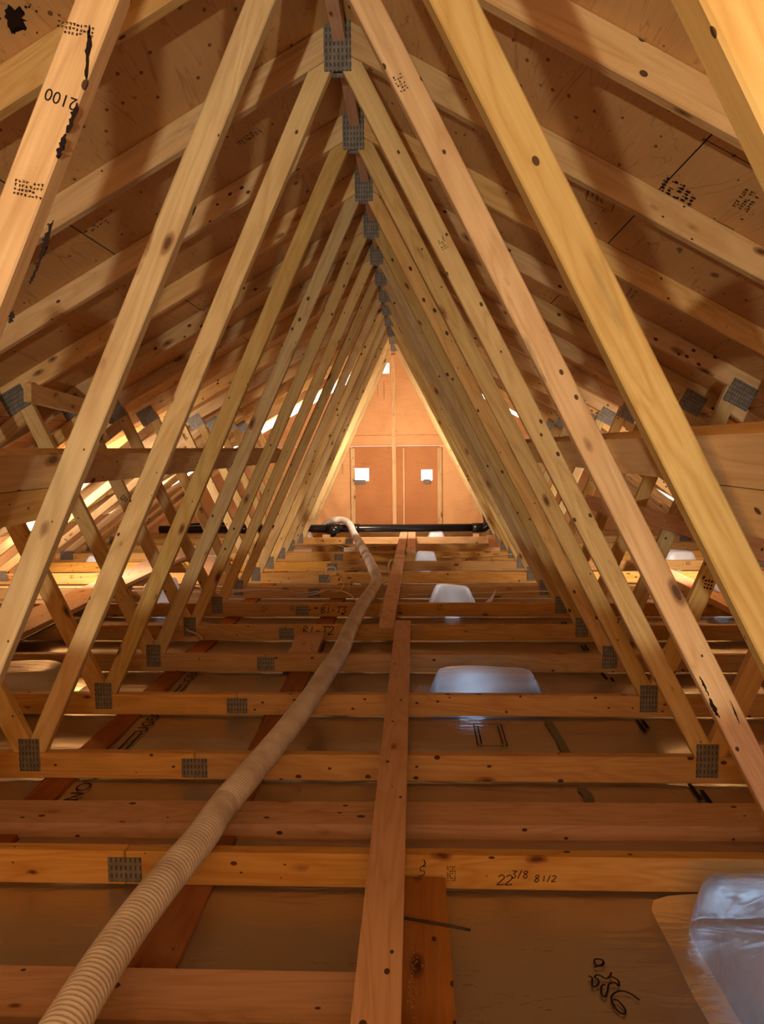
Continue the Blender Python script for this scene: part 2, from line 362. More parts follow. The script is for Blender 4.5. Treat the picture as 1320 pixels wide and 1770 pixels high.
# low eave walls: open above z = -0.74 between the trusses
for nm, x0, x1 in (('wall_left', XL-.015, XL), ('wall_right', XR, XR+.015)):
    bm = bmesh.new(); box_bm(bm, (Y0, x0, -1.16), (Y1, x1, -0.745))
    bm.transform(Matrix(((0, 1, 0, 0), (1, 0, 0, 0), (0, 0, 1, 0), (0, 0, 0, 1))))
    o = link(nm, finish(bm, nm), M['gable']); tag(o, kind='structure')
bm = bmesh.new()
pl = [(-4.2, -1.16), (3.9, -1.16), (3.9, roofz(3.9)), (X0, ZR), (-4.2, roofz(-4.2))]
fr = [bm.verts.new((x, Y0, z)) for x, z in pl]; bk = [bm.verts.new((x, Y0+.02, z)) for x, z in pl]
bm.faces.new(fr); bm.faces.new(bk[::-1])
for i in range(5): bm.faces.new((fr[i], bk[i], bk[(i+1) % 5], fr[(i+1) % 5]))
tag(link('wall_back', finish(bm, 'wall_back'), M['gable']), kind='structure')
# gable wall with its slots of daylight, column by column
xs = [-4.1, -3.62, -2.4, -1.62, -0.865, -0.83, -0.59, -0.50, -0.31, X0, 0.10, 0.245, 0.78, 1.40, 2.55, 3.19, 3.9]
bm = bmesh.new()
def quad_prism(x0, x1, z00, z01, z10, z11):
    """column from x0 to x1, bottom z00/z01, top z10/z11"""
    v = [bm.verts.new(p) for p in ((x0, Y1, z00), (x1, Y1, z01), (x1, Y1, z11), (x0, Y1, z10), (x0, Y1+.012, z00), (x1, Y1+.012, z01), (x1, Y1+.012, z11), (x0, Y1+.012, z10))]
    for f in ((0, 1, 2, 3), (7, 6, 5, 4), (0, 4, 5, 1), (1, 5, 6, 2), (2, 6, 7, 3), (3, 7, 4, 0)): bm.faces.new([v[i] for i in f])
for x0, x1 in zip(xs, xs[1:]):
    m = (x0+x1)/2; gap = 0.0
    if m < -0.60: gap = 0.135
    if 0.78 < m < 1.4: gap = 0.075
    if m > 2.55: gap = 0.06
    tz0, tz1 = roofz(x0)-gap, roofz(x1)-gap
    holes = []
    if -0.83 <= m <= -0.59: holes.append((-0.43, -0.262))
    if 0.10 <= m <= 0.245: holes.append((-0.43, -0.29))
    if -0.50 <= m <= -0.31: holes.append((0.97, 1.10))
    z = -1.16
    for a, b in holes: quad_prism(x0, x1, z, z, a, a); z = b
    quad_prism(x0, x1, z, z, tz0, tz1)
tag(link('wall_gable', finish(bm, 'wall_gable'), M['gable']), kind='structure')
n = 0
def trim(a, b, mat):
    global n; n += 1
    L = [abs(b[i]-a[i]) for i in range(3)]
    if L[2] > L[0]:
        o = board('trim_%d' % n, ((a[0]+b[0])/2, (a[1]+b[1])/2, a[2]), ((a[0]+b[0])/2, (a[1]+b[1])/2, b[2]), L[0], L[1], mat, side=(1, 0, 0))
    else: o = box_obj('trim_%d' % n, a, b, mat)
    return tag(o, kind='structure')
for x, w, zt in ((-0.80, .055, 0.0), (X0-.04, .05, 1.2), (0.34, .055, 0.0), (-1.99, .04, 0.0), (1.56, .04, 0.0), (-0.13, .018, 0.0)):
    trim((x-w/2, Y1-.04, -1.13), (x+w/2, Y1, min(zt, roofz(x)-.08)), M['stained'])
trim((-2.5, Y1-.022, 0.045), (1.95, Y1, 0.165), M['gable'])
trim((-2.2, Y1-.03, 0.022), (1.7, Y1, 0.034), M['foam'])  # white strip stands in for the bright gap between upper and lower panels

# ---------------------------------------------------------------- trusses
L0, L1 = (-1.30, ZT), (-0.268, 1.205)
Rr0, Rr1 = (0.955, ZT), (-0.195, 1.205)
OL0, OL1 = (-1.335, ZT), (-1.93, 0.255)
OR0, OR1 = (0.985, ZT), (1.515, 0.255)
HL0, HL1 = (-3.50, -1.02), (-2.03, 0.10)
HR0, HR1 = (3.07, -1.02), (1.62, 0.10)
zi = lambda p0, p1, z: p0[0]+(z-p0[1])*(p1[0]-p0[0])/(p1[1]-p0[1])
RV = 0.1016                                            # rafter depth measured vertically
def build_truss():
    root = empty('roof_truss', (X0, LY[1], ZB)); T = 0.038
    member('bottom_chord', [(XL+.004, ZB), (-0.75, ZB), (-0.75, ZT), (XL+.004, ZT)], (XL, ZB), (0, ZB), 0, T, M['chord'], root)
    member('bottom_chord', [(-0.748, ZB), (XR-.004, ZB), (XR-.004, ZT), (-0.748, ZT)], (-0.75, ZB), (3, ZB), 0, T, M['chord'], root)
    for s in (-1, 1):
        xe = X0+s*3.93
        pl = [(X0+s*.001, ZR), (xe, ZR-SL*3.93), (xe, ZR-SL*3.93-RV), (X0+s*.001, ZR-RV)]
        member('top_chord', pl, (X0, ZR), (xe, ZR-SL*3.93), 0, T, M['rafter'], root)
    under = [(-SL, 1, ZR-RV-SL*X0-.001), (SL, 1, ZR-RV+SL*X0-.001)]   # below both rafters
    def web(p0, p1, w, mat, extra=()):
        q = strip(p0, p1, w); q = clip(q, 0, -1, -ZT-.0005)
        for a, b, c in under: q = clip(q, a, b, c)
        for a, b, c in extra: q = clip(q, a, b, c)
        return member('web', q, p0, p1, 0.0, T, mat, root)
    web(L0, L1, 0.064, M['web'], [(1, 0, X0-.001)])
    web(Rr0, Rr1, 0.064, M['web'], [(-1, 0, -X0-.001)])
    # outer webs meet the inner ones over the bottom plates
    web(OL0, OL1, 0.070, M['web'], [(1, -.46, -1.322-.46*ZT)])
    web(OR0, OR1, 0.070, M['web'], [(-1, -.52, -0.975-.52*ZT)])
    # raised-heel webs, kept clear of the outer webs
    dl = (-0.906, -0.423); web(HL0, HL1, 0.064, M['rafter'], [(2.15, 1, 2.15*(OL1[0]-.04)+OL1[1])])
    web(HR0, HR1, 0.064, M['rafter'], [(-2.3, 1, -2.3*(OR1[0]+.04)+OR1[1])])
    def plate(cx, cz, w, h, ang=0):
        for y0, y1 in ((-0.0018, 0.0), (T, T+.0018)):
            bm = bmesh.new(); box_bm(bm, (-w/2, y0, -h/2), (w/2, y1, h/2))
            o = link('gusset_plate', finish(bm, 'gusset_plate'), M['plate'], root)
            o.location = (cx-X0, 0, cz-ZB); o.rotation_euler = (0, -ang, 0)
    plate(X0-.012, 1.243, 0.085, 0.155)
    plate(-1.318, -1.033, 0.072, 0.114); plate(0.958, -1.036, 0.072, 0.114)
    plate(-0.749, -1.074, 0.088, 0.066)
    plate(-1.965, 0.255, 0.13, 0.115, math.atan(SL)); plate(1.55, 0.235, 0.13, 0.115, -math.atan(SL))
    plate(-3.50, -1.045, 0.13, 0.09); plate(3.07, -1.045, 0.13, 0.09)
    return root
ORD = ['', 'nearest', 'second', 'third', 'fourth', 'fifth', 'sixth', 'seventh', 'eighth', 'ninth', 'tenth', 'eleventh', 'twelfth', 'thirteenth', 'fourteenth', 'farthest']
proto = build_truss(); kids = list(proto.children); trusses = [None]
for k in range(1, 16):
    if k == 1: r = proto
    else:
        r = proto.copy(); C.objects.link(r)
        for ch in kids:
            c = ch.copy(); C.objects.link(c); c.parent = r
    r.location.y = LY[k]; trusses.append(r)
    if k == 1: lab = 'nearest timber roof truss, only its bright right web crossing the upper right corner'
    elif k == 2: lab = 'second nearest timber roof truss, its left web stained black and stamped 2100'
    elif k == 3: lab = 'third nearest timber roof truss, its joist marked 22 3/8 in pen'
    elif k == 7: lab = 'seventh nearest timber roof truss, its joist handwritten B1-T2'
    elif k == 8: lab = 'eighth nearest timber roof truss, its joist handwritten B1-T3'
    elif k == 15: lab = 'farthest timber roof truss, last one before the gable wall and black pipe'
    else: lab = '%s timber roof truss counting away from the camera, a W of webs on grey plates' % ORD[k]
    tag(r, lab, 'roof truss', 'timber roof trusses down the attic')

# ---------------------------------------------------------------- marks on the timber
def own_material(o, m):
    o.material_slots[0].link = 'OBJECT'; o.material_slots[0].material = m
webs = lambda k: [c for c in trusses[k].children if c.name.startswith('web')]
for k_, i_ in ((2, 0), (3, 1), (5, 2), (4, 3), (6, 1)): own_material(webs(k_)[i_], M['stained'])
own_material([c for c in trusses[3].children if c.name.startswith('top_chord')][1], M['stained'])
def stroke_mesh(strokes, to_world, w):
    """pen strokes (lists of 2-D points) laid on a surface as thin ribbons"""
    bm = bmesh.new()
    for st in strokes:
        n_ = len(st)
        L_, R_ = [], []
        for i, p in enumerate(st):
            a = st[max(i-1, 0)]; b = st[min(i+1, n_-1)]
            d = Vector((b[0]-a[0], b[1]-a[1])); d = d.normalized() if d.length > 1e-9 else Vector((1, 0)); q = Vector((-d.y, d.x))*w/2
            L_.append(bm.verts.new(to_world(p[0]+q.x, p[1]+q.y))); R_.append(bm.verts.new(to_world(p[0]-q.x, p[1]-q.y)))
        for i in range(n_-1): bm.faces.new((L_[i], L_[i+1], R_[i+1], R_[i]))
    return finish(bm, 'pen')
def smooth(pts, m=6):
    P = [Vector(p) for p in pts]; out = []
    for i in range(len(P)-1):
        a, b = P[i], P[i+1]; p_ = P[i-1] if i else a; n_ = P[i+2] if i+2 < len(P) else b
        for j in range(m):
            s = j/m; out.append(tuple(0.5*((2*a)+(b-p_)*s+(2*p_-5*a+4*b-n_)*s*s+(-p_+3*a-3*b+n_)*s**3)))
    out.append(tuple(P[-1])); return out
GL = {'2': [[(0, .8), (.3, 1), (.6, .75), (.3, .35), (0, 0), (.65, .05)]], '3': [[(.05, 1), (.6, .95), (.25, .6), (.6, .3), (.3, 0), (0, .1)]],
      '8': [[(.55, .85), (.25, 1), (.05, .75), (.5, .35), (.3, 0), (.02, .25), (.55, .85)]], '/': [[(.45, 1.1), (.1, -.1)]], '1': [[(.3, 1), (.3, 0)]],
      '5': [[(.6, 1), (.15, .95), (.1, .55), (.5, .5), (.5, .1), (0, 0)]], 'B': [[(.1, 0), (.1, 1), (.55, .85), (.15, .55), (.6, .3), (.1, 0)]], 'T': [[(.3, 0), (.35, 1)], [(0, .95), (.8, 1)]],
      '-': [[(.0, .45), (.5, .45)]], '4': [[(.1, 1), (0, .45), (.6, .5)], [(.5, 1), (.45, 0)]], ')': [[(.1, 1.1), (.4, .5), (0, 0)]], ' ': []}
def handwrite(name, text, x, z, h, parent, yl=-0.0006, sc=0.62, w=0.0022, slant=.15, mat=None):
    st = []; cx = 0
    for ch in text:
        for g in GL[ch]: st.append(smooth([((cx+p[0]+slant*p[1])*h, p[1]*h) for p in g]))
        cx += .78 if ch != ' ' else .5
    me = stroke_mesh(st, lambda a, b: (a, 0, b), w)
    o = link(name, me, mat or M['ink'], parent); o.location = (x-X0, yl, z-ZB)
    return o
def stamp_mesh(rows, cols, cw, chh, seed=1, w=0.0016):
    rg = random.Random(seed); bm = bmesh.new()
    for r_ in range(rows):
        for c_ in range(cols):
            if rg.random() < .12: continue
            x, z = c_*cw, -r_*chh
            for _ in range(rg.choice((2, 3))):
                if rg.random() < .5: a = (x+rg.random()*cw*.5, z); b = (a[0]+w, z+chh*.62)
                else: a = (x, z+rg.random()*chh*.55); b = (x+cw*.72, a[1]+w)
                vs = [bm.verts.new(p) for p in ((a[0], 0, a[1]), (b[0], 0, a[1]), (b[0], 0, b[1]), (a[0], 0, b[1]))]; bm.faces.new(vs)
    return finish(bm, 'stamp')
def chord_of(t, right=True):
    return [c for c in t.children if c.name.startswith('bottom_chord')][1 if right else 0]
def on_chord(o, t):          # re-parent a mark onto the chord it is written on, keeping its place
    ch = chord_of(t); o.parent = ch; o.location = o.location - ch.location; return o
on_chord(handwrite('handwriting', '22', .203, -1.100, .026, None, w=.0027), trusses[3])
on_chord(handwrite('handwriting', '3/8', .238, -1.082, .019, None, w=.0024), trusses[3])
on_chord(handwrite('handwriting', '8', .296, -1.092, .019, None, w=.0024), trusses[3])
on_chord(handwrite('handwriting', '1/2', .314, -1.090, .016, None, w=.0024), trusses[3])
on_chord(handwrite('handwriting', '5', .005, -1.080, .026, None, w=.002), trusses[3])
on_chord(handwrite('handwriting', ')', .015, -1.055, .016, None, w=.003), trusses[3])
on_chord(handwrite('handwriting', 'B1-T3', -.625, -1.092, .045, None, w=.005), trusses[8])
on_chord(handwrite('handwriting', 'B1-T2', -.655, -1.080, .048, None, w=.005), trusses[7])
def stamp_on(t, x, z, rows, cols, cw, chh, seed, rot=0, mat='faded_ink', w=.0016):
    o = link('grade_stamp', stamp_mesh(rows, cols, cw, chh, seed, w), M[mat]); o.location = (x-X0, -0.0006, z-ZB); o.rotation_euler = (0, rot, 0)
    return on_chord(o, t)
stamp_on(trusses[3], .095, -1.052, 4, 7, .006, .006, 3, R(90))
stamp_on(trusses[8], -1.02, -1.05, 3, 4, .012, .014, 4, 0, w=.003); stamp_on(trusses[8], -.83, -1.05, 3, 3, .01, .014, 5, 0, w=.003)
stamp_on(trusses[8], .15, -1.05, 2, 2, .02, .02, 6, 0, w=.004); stamp_on(trusses[8], -.12, -1.05, 3, 3, .01, .013, 8, 0, w=.003)
stamp_on(trusses[11], 2.42, -1.05, 2, 3, .014, .016, 9, 0, w=.004)
stamp_on(trusses[10], -2.9, -1.05, 2, 3, .014, .016, 11, 0, w=.004)
# black streaks, the stamp 2100 and a mill mark on the second truss's left web
W2 = [c for c in trusses[2].children if c.name.startswith('web')][0]; W2.location.x += .022
for k_ in (1, 2): [c for c in trusses[k_].children if c.name.startswith('web')][1].location.x -= .014
def text_mesh(txt, size, font_scale=(1, 1)):
    cu = bpy.data.curves.new('lettering', 'FONT'); cu.body = txt; cu.size = size; cu.resolution_u = 3
    tmp = bpy.data.objects.new('lettering_source', cu); C.objects.link(tmp)
    dg = bpy.context.evaluated_depsgraph_get(); me = bpy.data.meshes.new_from_object(tmp.evaluated_get(dg))
    bpy.data.objects.remove(tmp); bpy.data.curves.remove(cu)
    for v in me.vertices: v.co = (v.co.x*font_scale[0], 0, v.co.y*font_scale[1])
    return me
def web_local(x, z, web, p0, p1):
    ang = math.atan2(p1[1]-p0[1], p1[0]-p0[0]); dx, dz = x-p0[0]-(.022 if web is W2 else 0), z-p0[1]
    return dx*math.cos(ang)+dz*math.sin(ang), -dx*math.sin(ang)+dz*math.cos(ang)
def blob(name, pts, parent, mat, y=-0.0006):
    bm = bmesh.new(); bm.faces.new([bm.verts.new((a, 0, b)) for a, b in pts]); bmesh.ops.triangulate(bm, faces=bm.faces[:])
    me = finish(bm, name); o = link(name, me, mat, parent); o.location = (0, y, 0); return o
def streak(web, p0, p1, a, b, w, seed):
    rg = random.Random(seed); (ax, az), (bx, bz) = web_local(a[0]-(.007 if web is W2 else 0), a[1], web, p0, p1), web_local(b[0]-(.007 if web is W2 else 0), b[1], web, p0, p1)
    n_ = 14; up_, dn_ = [], []
    for i in range(n_+1):
        s = i/n_; ww = w*math.sin(math.pi*min(1, s*.94+.03))**.6*(.55+.6*rg.random()); jx = (rg.random()-.5)*w*.35
        x, z = ax+(bx-ax)*s, az+(bz-az)*s+jx; up_.append((x, z+ww/2)); dn_.append((x, z-ww/2*(.5+.6*rg.random())))
    return blob('stain', up_+dn_[::-1], web, M['ink'])
for a, b, w, sd in (((-.487, .655), (-.497, .575), .010, 1), ((-.511, .540), (-.530, .495), .011, 2), ((-.532, .495), (-.548, .458), .012, 3), ((-.560, .365), (-.585, .300), .009, 4), ((-.585, .300), (-.602, .265), .006, 5), ((-.632, .225), (-.638, .205), .010, 6)):
    streak(W2, L0, L1, a, b, w, sd)
o = link('stamped_number', text_mesh('2100', .027), M['ink'], W2)
lx, lz = web_local(-.517, .545, W2, L0, L1); o.location = (lx, -.0007, lz); o.rotation_euler = (0, R(-97), 0)
o.rotation_euler = (0, R(-93), 0)
o.location = (lx, -.0007, lz)
o = link('grade_stamp', stamp_mesh(4, 8, .006, .0065, 12), M['faded_ink'], W2); lx, lz = web_local(-.625, .425, W2, L0, L1); o.location = (lx, -.0006, lz); o.rotation_euler = (0, R(78), 0)
o = link('grade_stamp', stamp_mesh(3, 10, .006, .0065, 13), M['faded_ink'], W2); lx, lz = web_local(-.545, .66, W2, L0, L1); o.location = (lx, -.0006, lz); o.rotation_euler = (0, R(78), 0)
WR = lambda k: [c for c in trusses[k].children if c.name.startswith('web')][1]
for a, b, w, sd in (((.690, -.56), (.715, -.61), .006, 21), ((.715, -.615), (.742, -.665), .011, 22), ((.765, -.62), (.79, -.68), .004, 23)): streak(WR(3), Rr0, Rr1, a, b, w, sd)
for k, x, z in ((3, -.02, .82), (4, .1, .62)):
    o = link('grade_stamp', stamp_mesh(3, 6, .007, .008, k), M['faded_ink'], WR(k)); lx, lz = web_local(x, z, None, Rr0, Rr1); o.location = (lx, -.0006, lz); o.rotation_euler = (0, R(0), 0)
WO = lambda k, i: [c for c in trusses[k].children if c.name.startswith('web')][i]
for k, i, x, z, p0, p1 in ((5, 2, -1.56, -.47, OL0, OL1), (7, 2, -1.70, -.28, OL0, OL1), (9, 2, -1.6, -.45, OL0, OL1), (5, 3, 1.17, -.55, OR0, OR1)):
    o = link('grade_stamp', stamp_mesh(3, 3, .012, .014, k+i, .004), M['ink'], WO(k, i)); lx, lz = web_local(x, z, None, p0, p1); o.location = (lx, -.0006, lz); o.rotation_euler = (0, R(80), 0)

# marks on the plywood (children of the roof planes)
CR = bpy.data.objects['ceiling_right']; CL = bpy.data.objects['ceiling_left']
def on_roof(me, side, y, s, rot, name='plywood_stamp', mat='faded_ink'):
    me2 = me
    for v in me2.vertices: v.co = (v.co.x, v.co.z, 0)
    o = link(name, me2, M[mat], CR if side > 0 else CL); o.location = (y, s, -.0008); o.rotation_euler = (0, 0, rot); return o
cs = math.cos(sl)
on_roof(stamp_mesh(5, 7, .022, .024, 31, .006), 1, 2.30, 1.20, R(8), mat='ink')
on_roof(stamp_mesh(3, 8, .016, .018, 32, .004), 1, 2.15, 1.33, R(8))
on_roof(stamp_mesh(4, 6, .016, .018, 33, .003), 1, 2.62, .98, R(8)); on_roof(stamp_mesh(4, 6, .016, .018, 34, .003), 1, 3.2, .90, R(8))
on_roof(stamp_mesh(2, 9, .016, .022, 35, .003), 1, 3.35, 1.35, R(8)); on_roof(stamp_mesh(2, 5, .02, .02, 36, .005), -1, 2.72, 1.02, R(80))
on_roof(stamp_mesh(3, 7, .014, .018, 37, .003), -1, 2.75, .38, R(80))
def frame_strokes(w_, h_): return [[(0, 0), (w_, 0)], [(w_, 0), (w_, h_)], [(w_, h_), (0, h_)], [(0, h_), (0, 0)]]
on_roof(stroke_mesh(frame_strokes(.13, .12), lambda a, b: (a, 0, b), .003), 1, 2.42, 1.26, R(8)); on_roof(stroke_mesh(frame_strokes(.15, .10), lambda a, b: (a, 0, b), .003), 1, 2.6, .93, R(8))
rg = random.Random(5)
def splat(side, y, s, r_, seed):
    rg = random.Random(seed); bm = bmesh.new(); c = []
    for i in range(26):
        a = 2*math.pi*i/26; q = r_*(.45+.75*rg.random()); c.append(bm.verts.new((math.cos(a)*q, 0, math.sin(a)*q*.55)))
    bm.faces.new(c); bmesh.ops.triangulate(bm, faces=bm.faces[:])
    for _ in range(26):
        a = rg.random()*6.28; q = r_*(.9+rg.random()*1.2); x, z = math.cos(a)*q, math.sin(a)*q*.7; e = r_*.05*(.5+1.5*rg.random())
        bm.faces.new([bm.verts.new((x+e*math.cos(t_), 0, z+e*math.sin(t_)*.7)) for t_ in (0, 1.2, 2.5, 3.7, 5)])
    return on_roof(finish(bm, 'mould_stain'), side, y, s, R(20), 'mould_stain', 'ink')
splat(-1, 1.71, .76, .045, 41); splat(-1, 1.80, .60, .035, 42); splat(-1, 1.60, .88, .02, 44)
o = splat(1, 1.86, .62, .035, 43); o.data.materials.clear(); o.data.materials.append(M['faded_ink'])

# ---------------------------------------------------------------- blocks and braces
for k in range(3, 15):
    o = box_obj('ridge_block', (LY[k]+.042, -.019, -.022), (LY[k+1]-.003, .019, .022), M['pink'])
    cy = (LY[k]+LY[k+1]+.039)/2
    o.matrix_world = Matrix(((0, 1, 0, X0-.006), (1, 0, 0, cy), (0, 0, 1, 1.275-.0), (0, 0, 0, 1)))
    w_ = {3: 'third and fourth', 4: 'fourth and fifth', 5: 'fifth and sixth', 6: 'sixth and seventh', 7: 'seventh and eighth', 8: 'eighth and ninth', 9: 'ninth and tenth', 10: 'tenth and eleventh', 11: 'eleventh and twelfth', 12: 'twelfth and thirteenth', 13: 'thirteenth and fourteenth', 14: 'fourteenth and farthest'}[k]
    tag(o, 'short ridge block under the peak between the %s trusses' % w_, 'block', 'ridge blocks under the peak')
dL = Vector((L1[0]-L0[0], 0, L1[1]-L0[1])).normalized(); nL = Vector((-dL.z, 0, dL.x))
dR = Vector((Rr1[0]-Rr0[0], 0, Rr1[1]-Rr0[1])).normalized(); nR = Vector((dR.z, 0, -dR.x))
def brace(side, z, y0, y1, lab, w=.089, grp=None):
    if side < 0: c = Vector((zi(L0, L1, z), 0, z)) + nL*(.032+.0195); d = dL
    else: c = Vector((zi(Rr0, Rr1, z), 0, z)) + nR*(.032+.0195); d = dR
    o = board('lateral_brace', (c.x, y0, c.z), (c.x, y1, c.z), w, .038, M['rafter'], side=d)
    return tag(o, lab, 'brace', grp)
brace(-1, -.062, .4, 4.9, 'long horizontal brace behind the left webs, upper board at eye level')
brace(-1, -.145, .4, 1.95, 'short pale brace lapped under the long one at the left edge', w=.089)
brace(1, -.040, .35, 3.75, 'long horizontal brace behind the right webs, upper board with notched top edge')
brace(1, -.121, .35, 1.36, 'short yellow brace lapped below the long one at the right edge', w=.089)
dO = Vector((OR1[0]-OR0[0], 0, OR1[1]-OR0[1])).normalized(); nO = Vector((-dO.z, 0, dO.x))
c = Vector((zi(OR0, OR1, -.385), 0, -.385)) + nO*(.035+.0195)
tag(board('lateral_brace', (c.x, .9, c.z), (c.x, 4.3, c.z), .075, .038, M['pink'], side=dO), 'pinkish brace running on the outer webs at right below eye level', 'brace')
tag(board('lateral_brace', (c.x, 4.36, c.z-.02), (c.x, 5.2, c.z-.02), .089, .038, M['pink'], side=dO), 'short pinkish brace end just beyond the brace on the right outer webs', 'brace')
tag(board('offcut_stub', (-1.86, 3.55, .285), (-1.86, 4.2, .245), .038, .089, M['rafter'], side=(1, 0, 0)), 'short timber stub crossing behind the left rafter plate', 'timber offcut')

# ---------------------------------------------------------------- planks
def plank(name, p0, p1, w, t, mat, lab, cat='plank', grp=None):
    """flat board, p0-p1 on its underside"""
    p0, p1 = Vector(p0), Vector(p1)
    return tag(board(name, p0+Vector((0, 0, t/2)), p1+Vector((0, 0, t/2)), w, t, mat, side=Vector((0, 0, 1)).cross(p1-p0)), lab, cat, grp)
Z1 = ZT+.0005
plank('walk_plank', (-.0735, .50, Z1), (-.0665, 4.205, Z1), .087, .038, M['pink'], 'long pinkish walking plank laid over the joists from the foreground')
plank('walk_plank', (-.160, 4.165, Z1), (-.118, 8.72, Z1), .086, .038, M['pink'], 'second walking plank, continuing left of the first towards the black pipe')
plank('walk_plank', (-.028, 7.06, Z1), (-.026, 8.72, Z1), .084, .038, M['pink'], 'short far plank lying against the right side of the second walking plank')
plank('floor_board', (-1.7, 2.105, -1.127), (1.6, 2.145, -1.127), .140, .046, M['pink'], 'wide pale board lying between the third and fourth joists, parallel to them')
plank('floor_board', (-1.6, 1.373, -1.127), (-.082, 1.373, -1.127), .140, .050, M['pink'], 'wide dusty board at the bottom left edge, parallel to the joists')
plank('floor_board', (0.0, .85, -1.127), (0.0, 1.785, -1.127), .145, .050, M['brown'], 'brown board with sawdust under the right side of the near plank')
plank('floor_board', (-.60, 3.69, -1.122), (-.60, 4.225, -1.092), .155, .030, M['pink'], 'short wide board leaning on the joist marked B1-T2', 'board')
plank('floor_board', (-2.30, 3.6, Z1), (-2.30, 7.2, Z1), .28, .030, M['pink'], 'wide board numbered 354 lying on the joists far left behind the webs', 'board')
plank('floor_board', (1.98, 3.0, Z1), (1.98, 6.6, Z1), .14, .038, M['pink'], 'plank lying on the joists behind the right webs', 'plank')
plank('floor_board', (-1.62, 5.75, Z1), (-2.1, 7.4, Z1), .14, .030, M['pink'], 'slanting short plank on the far left joists beside a white box', 'plank')
plank('timber_offcut', (.80, 7.30, Z1), (.86, 8.35, Z1), .085, .038, M['pink'], 'pale timber offcut lying at the right end of the black pipe', 'timber offcut')
plank('timber_offcut', (-1.20, 7.35, Z1), (-1.02, 7.35, Z1), .089, .03, M['pink'], 'little pale offcut on a far joist left of the hose', 'timber offcut')
tag(board('pipe_post', (.735, 8.83, -1.127), (.735, 8.83, -1.026), .07, .038, M['pink'], side=(1, 0, 0)), 'short upright block under the right end of the black pipe', 'block')
tag(board('pipe_post', (-1.05, 8.83, -1.127), (-1.05, 8.83, -1.026), .09, .038, M['pink'], side=(1, 0, 0)), 'short upright block under the left part of the black pipe', 'block')
o = link('handwriting', stroke_mesh([smooth([((cx+p[0])*.075, p[1]*.11) for p in g]) for cx, ch in ((0, '3'), (1, '5'), (2, '4'), (3.1, '2')) for g in GL[ch]], lambda a, b: (a, b, 0), .006), M['faded_ink'], [x for x in S.objects if x.get('label', '').startswith('wide board numbered')][0])
bo = o.parent; wm = Matrix.Translation((-2.43, 3.95, Z1+.0308)); o.matrix_parent_inverse = Matrix(); bpy.context.view_layer.update(); o.matrix_local = bo.matrix_world.inverted() @ wm
# strapping under the joists
plank('ceiling_strapping', (-.575, 1.2, -1.1295), (-.575, 9.6, -1.1295), .105, .013, M['strap'], 'reddish strapping board showing between the sheets left of the hose', 'strapping')
plank('ceiling_strapping', (-1.215, 1.2, -1.1295), (-1.215, 9.6, -1.1295), .10, .013, M['strap'], 'reddish strapping board under the left joist plates', 'strapping')

# ---------------------------------------------------------------- plastic sheets
def sheet(x0, x1, y0, y1, lab, seed, step=.035):
    nx = max(2, int((x1-x0)/step)); ny = int((y1-y0)/step); bm = bmesh.new(); rg = random.Random(seed)
    waves = [(rg.uniform(2, 14), rg.uniform(2, 26), rg.uniform(0, 6.28), rg.uniform(.2, 1)) for _ in range(9)]
    V = []
    for j in range(ny+1):
        row = []
        for i in range(nx+1):
            x = x0+(x1-x0)*i/nx; y = y0+(y1-y0)*j/ny
            h = sum(a*math.sin(p*x+q*y+f+1.3*math.sin(x*3+f)) for p, q, f, a in waves)/4
            ph = ((y-LY[0]) % .61)/.61; bay = math.sin(math.pi*min(1, max(0, (ph-.06)/.94)))
            e = (.006*math.sin(y*9+seed) if i in (0, nx) else 0)
            row.append(bm.verts.new((x+e, y, -1.1255+.0022+(.0022+.006*bay)*max(-.3, h)*(.5 if y < 3.06 else 1.5 if y < 5 else 1))))
        V.append(row)
    for j in range(ny):
        for i in range(nx): bm.faces.new((V[j][i], V[j][i+1], V[j+1][i+1], V[j+1][i])).smooth = True
    return tag(link('plastic_sheet', finish(bm, 'plastic_sheet'), M['poly']), lab, 'plastic sheet', 'clear sheets under the joists')
shL = sheet(-3.6, -1.275, .3, 9.7, 'clear wrinkled plastic sheet on the ceiling at far left', 1)
shM = sheet(-1.16, -.635, .3, 9.7, 'clear plastic strip with printed letters between the two strapping boards', 2)
shR = sheet(-.52, 3.15, .3, 9.7, 'large clear wrinkled plastic sheet under the plank and right half of the joists', 3)
def sheet_text(txt, x, y, size, parent, rot, mat='ink', sc=(1, 1)):
    me = text_mesh(txt, size, sc)
    for v in me.vertices: v.co = (v.co.x, v.co.z, 0)
    o = link('printed_letters', me, M[mat], parent); o.location = (x, y, -1.1175); o.rotation_euler = (0, 0, rot); return o
sheet_text('NOVUE', -1.085, 2.25, .085, shM, R(90), sc=(1, .8)); sheet_text('UGEA', -1.075, 2.83, .085, shM, R(90), sc=(1, .8)); sheet_text('UGEA', -1.085, 3.42, .085, shM, R(90), sc=(1, .8))
for y, n_ in ((2.66, 3), (3.25, 3)):
    for i in range(n_-1):
        o = link('printed_line', stroke_mesh([[(0, 0), (.0, .17)]], lambda a, b: (a, b, 0), .008), M['ink'], shM); o.location = (-1.115+.028*i, y, -1.1175)
def bars(x, y, n_, seed, parent, L=.3):
    rg = random.Random(seed); st = []
    for i in range(n_):
        a = rg.random()*L*.3; b = a+L*(.4+.3*rg.random()); st.append([(i*.022, a), (i*.022+.004, b)])
    o = link('printed_line', stroke_mesh(st, lambda a, b: (a, b, 0), .014), M['ink'], parent); o.location = (x, y, -1.1175)
for i, (x, y, L) in enumerate(((.90, 2.25, .2), (.90, 2.86, .2), (.92, 3.47, .2), (.93, 4.02, .2), (.93, 4.6, .2))): bars(x, y, 2, i, shR, L)
mud = plain('blue_grey_tape', (0.13, 0.15, 0.14, 1), .4)
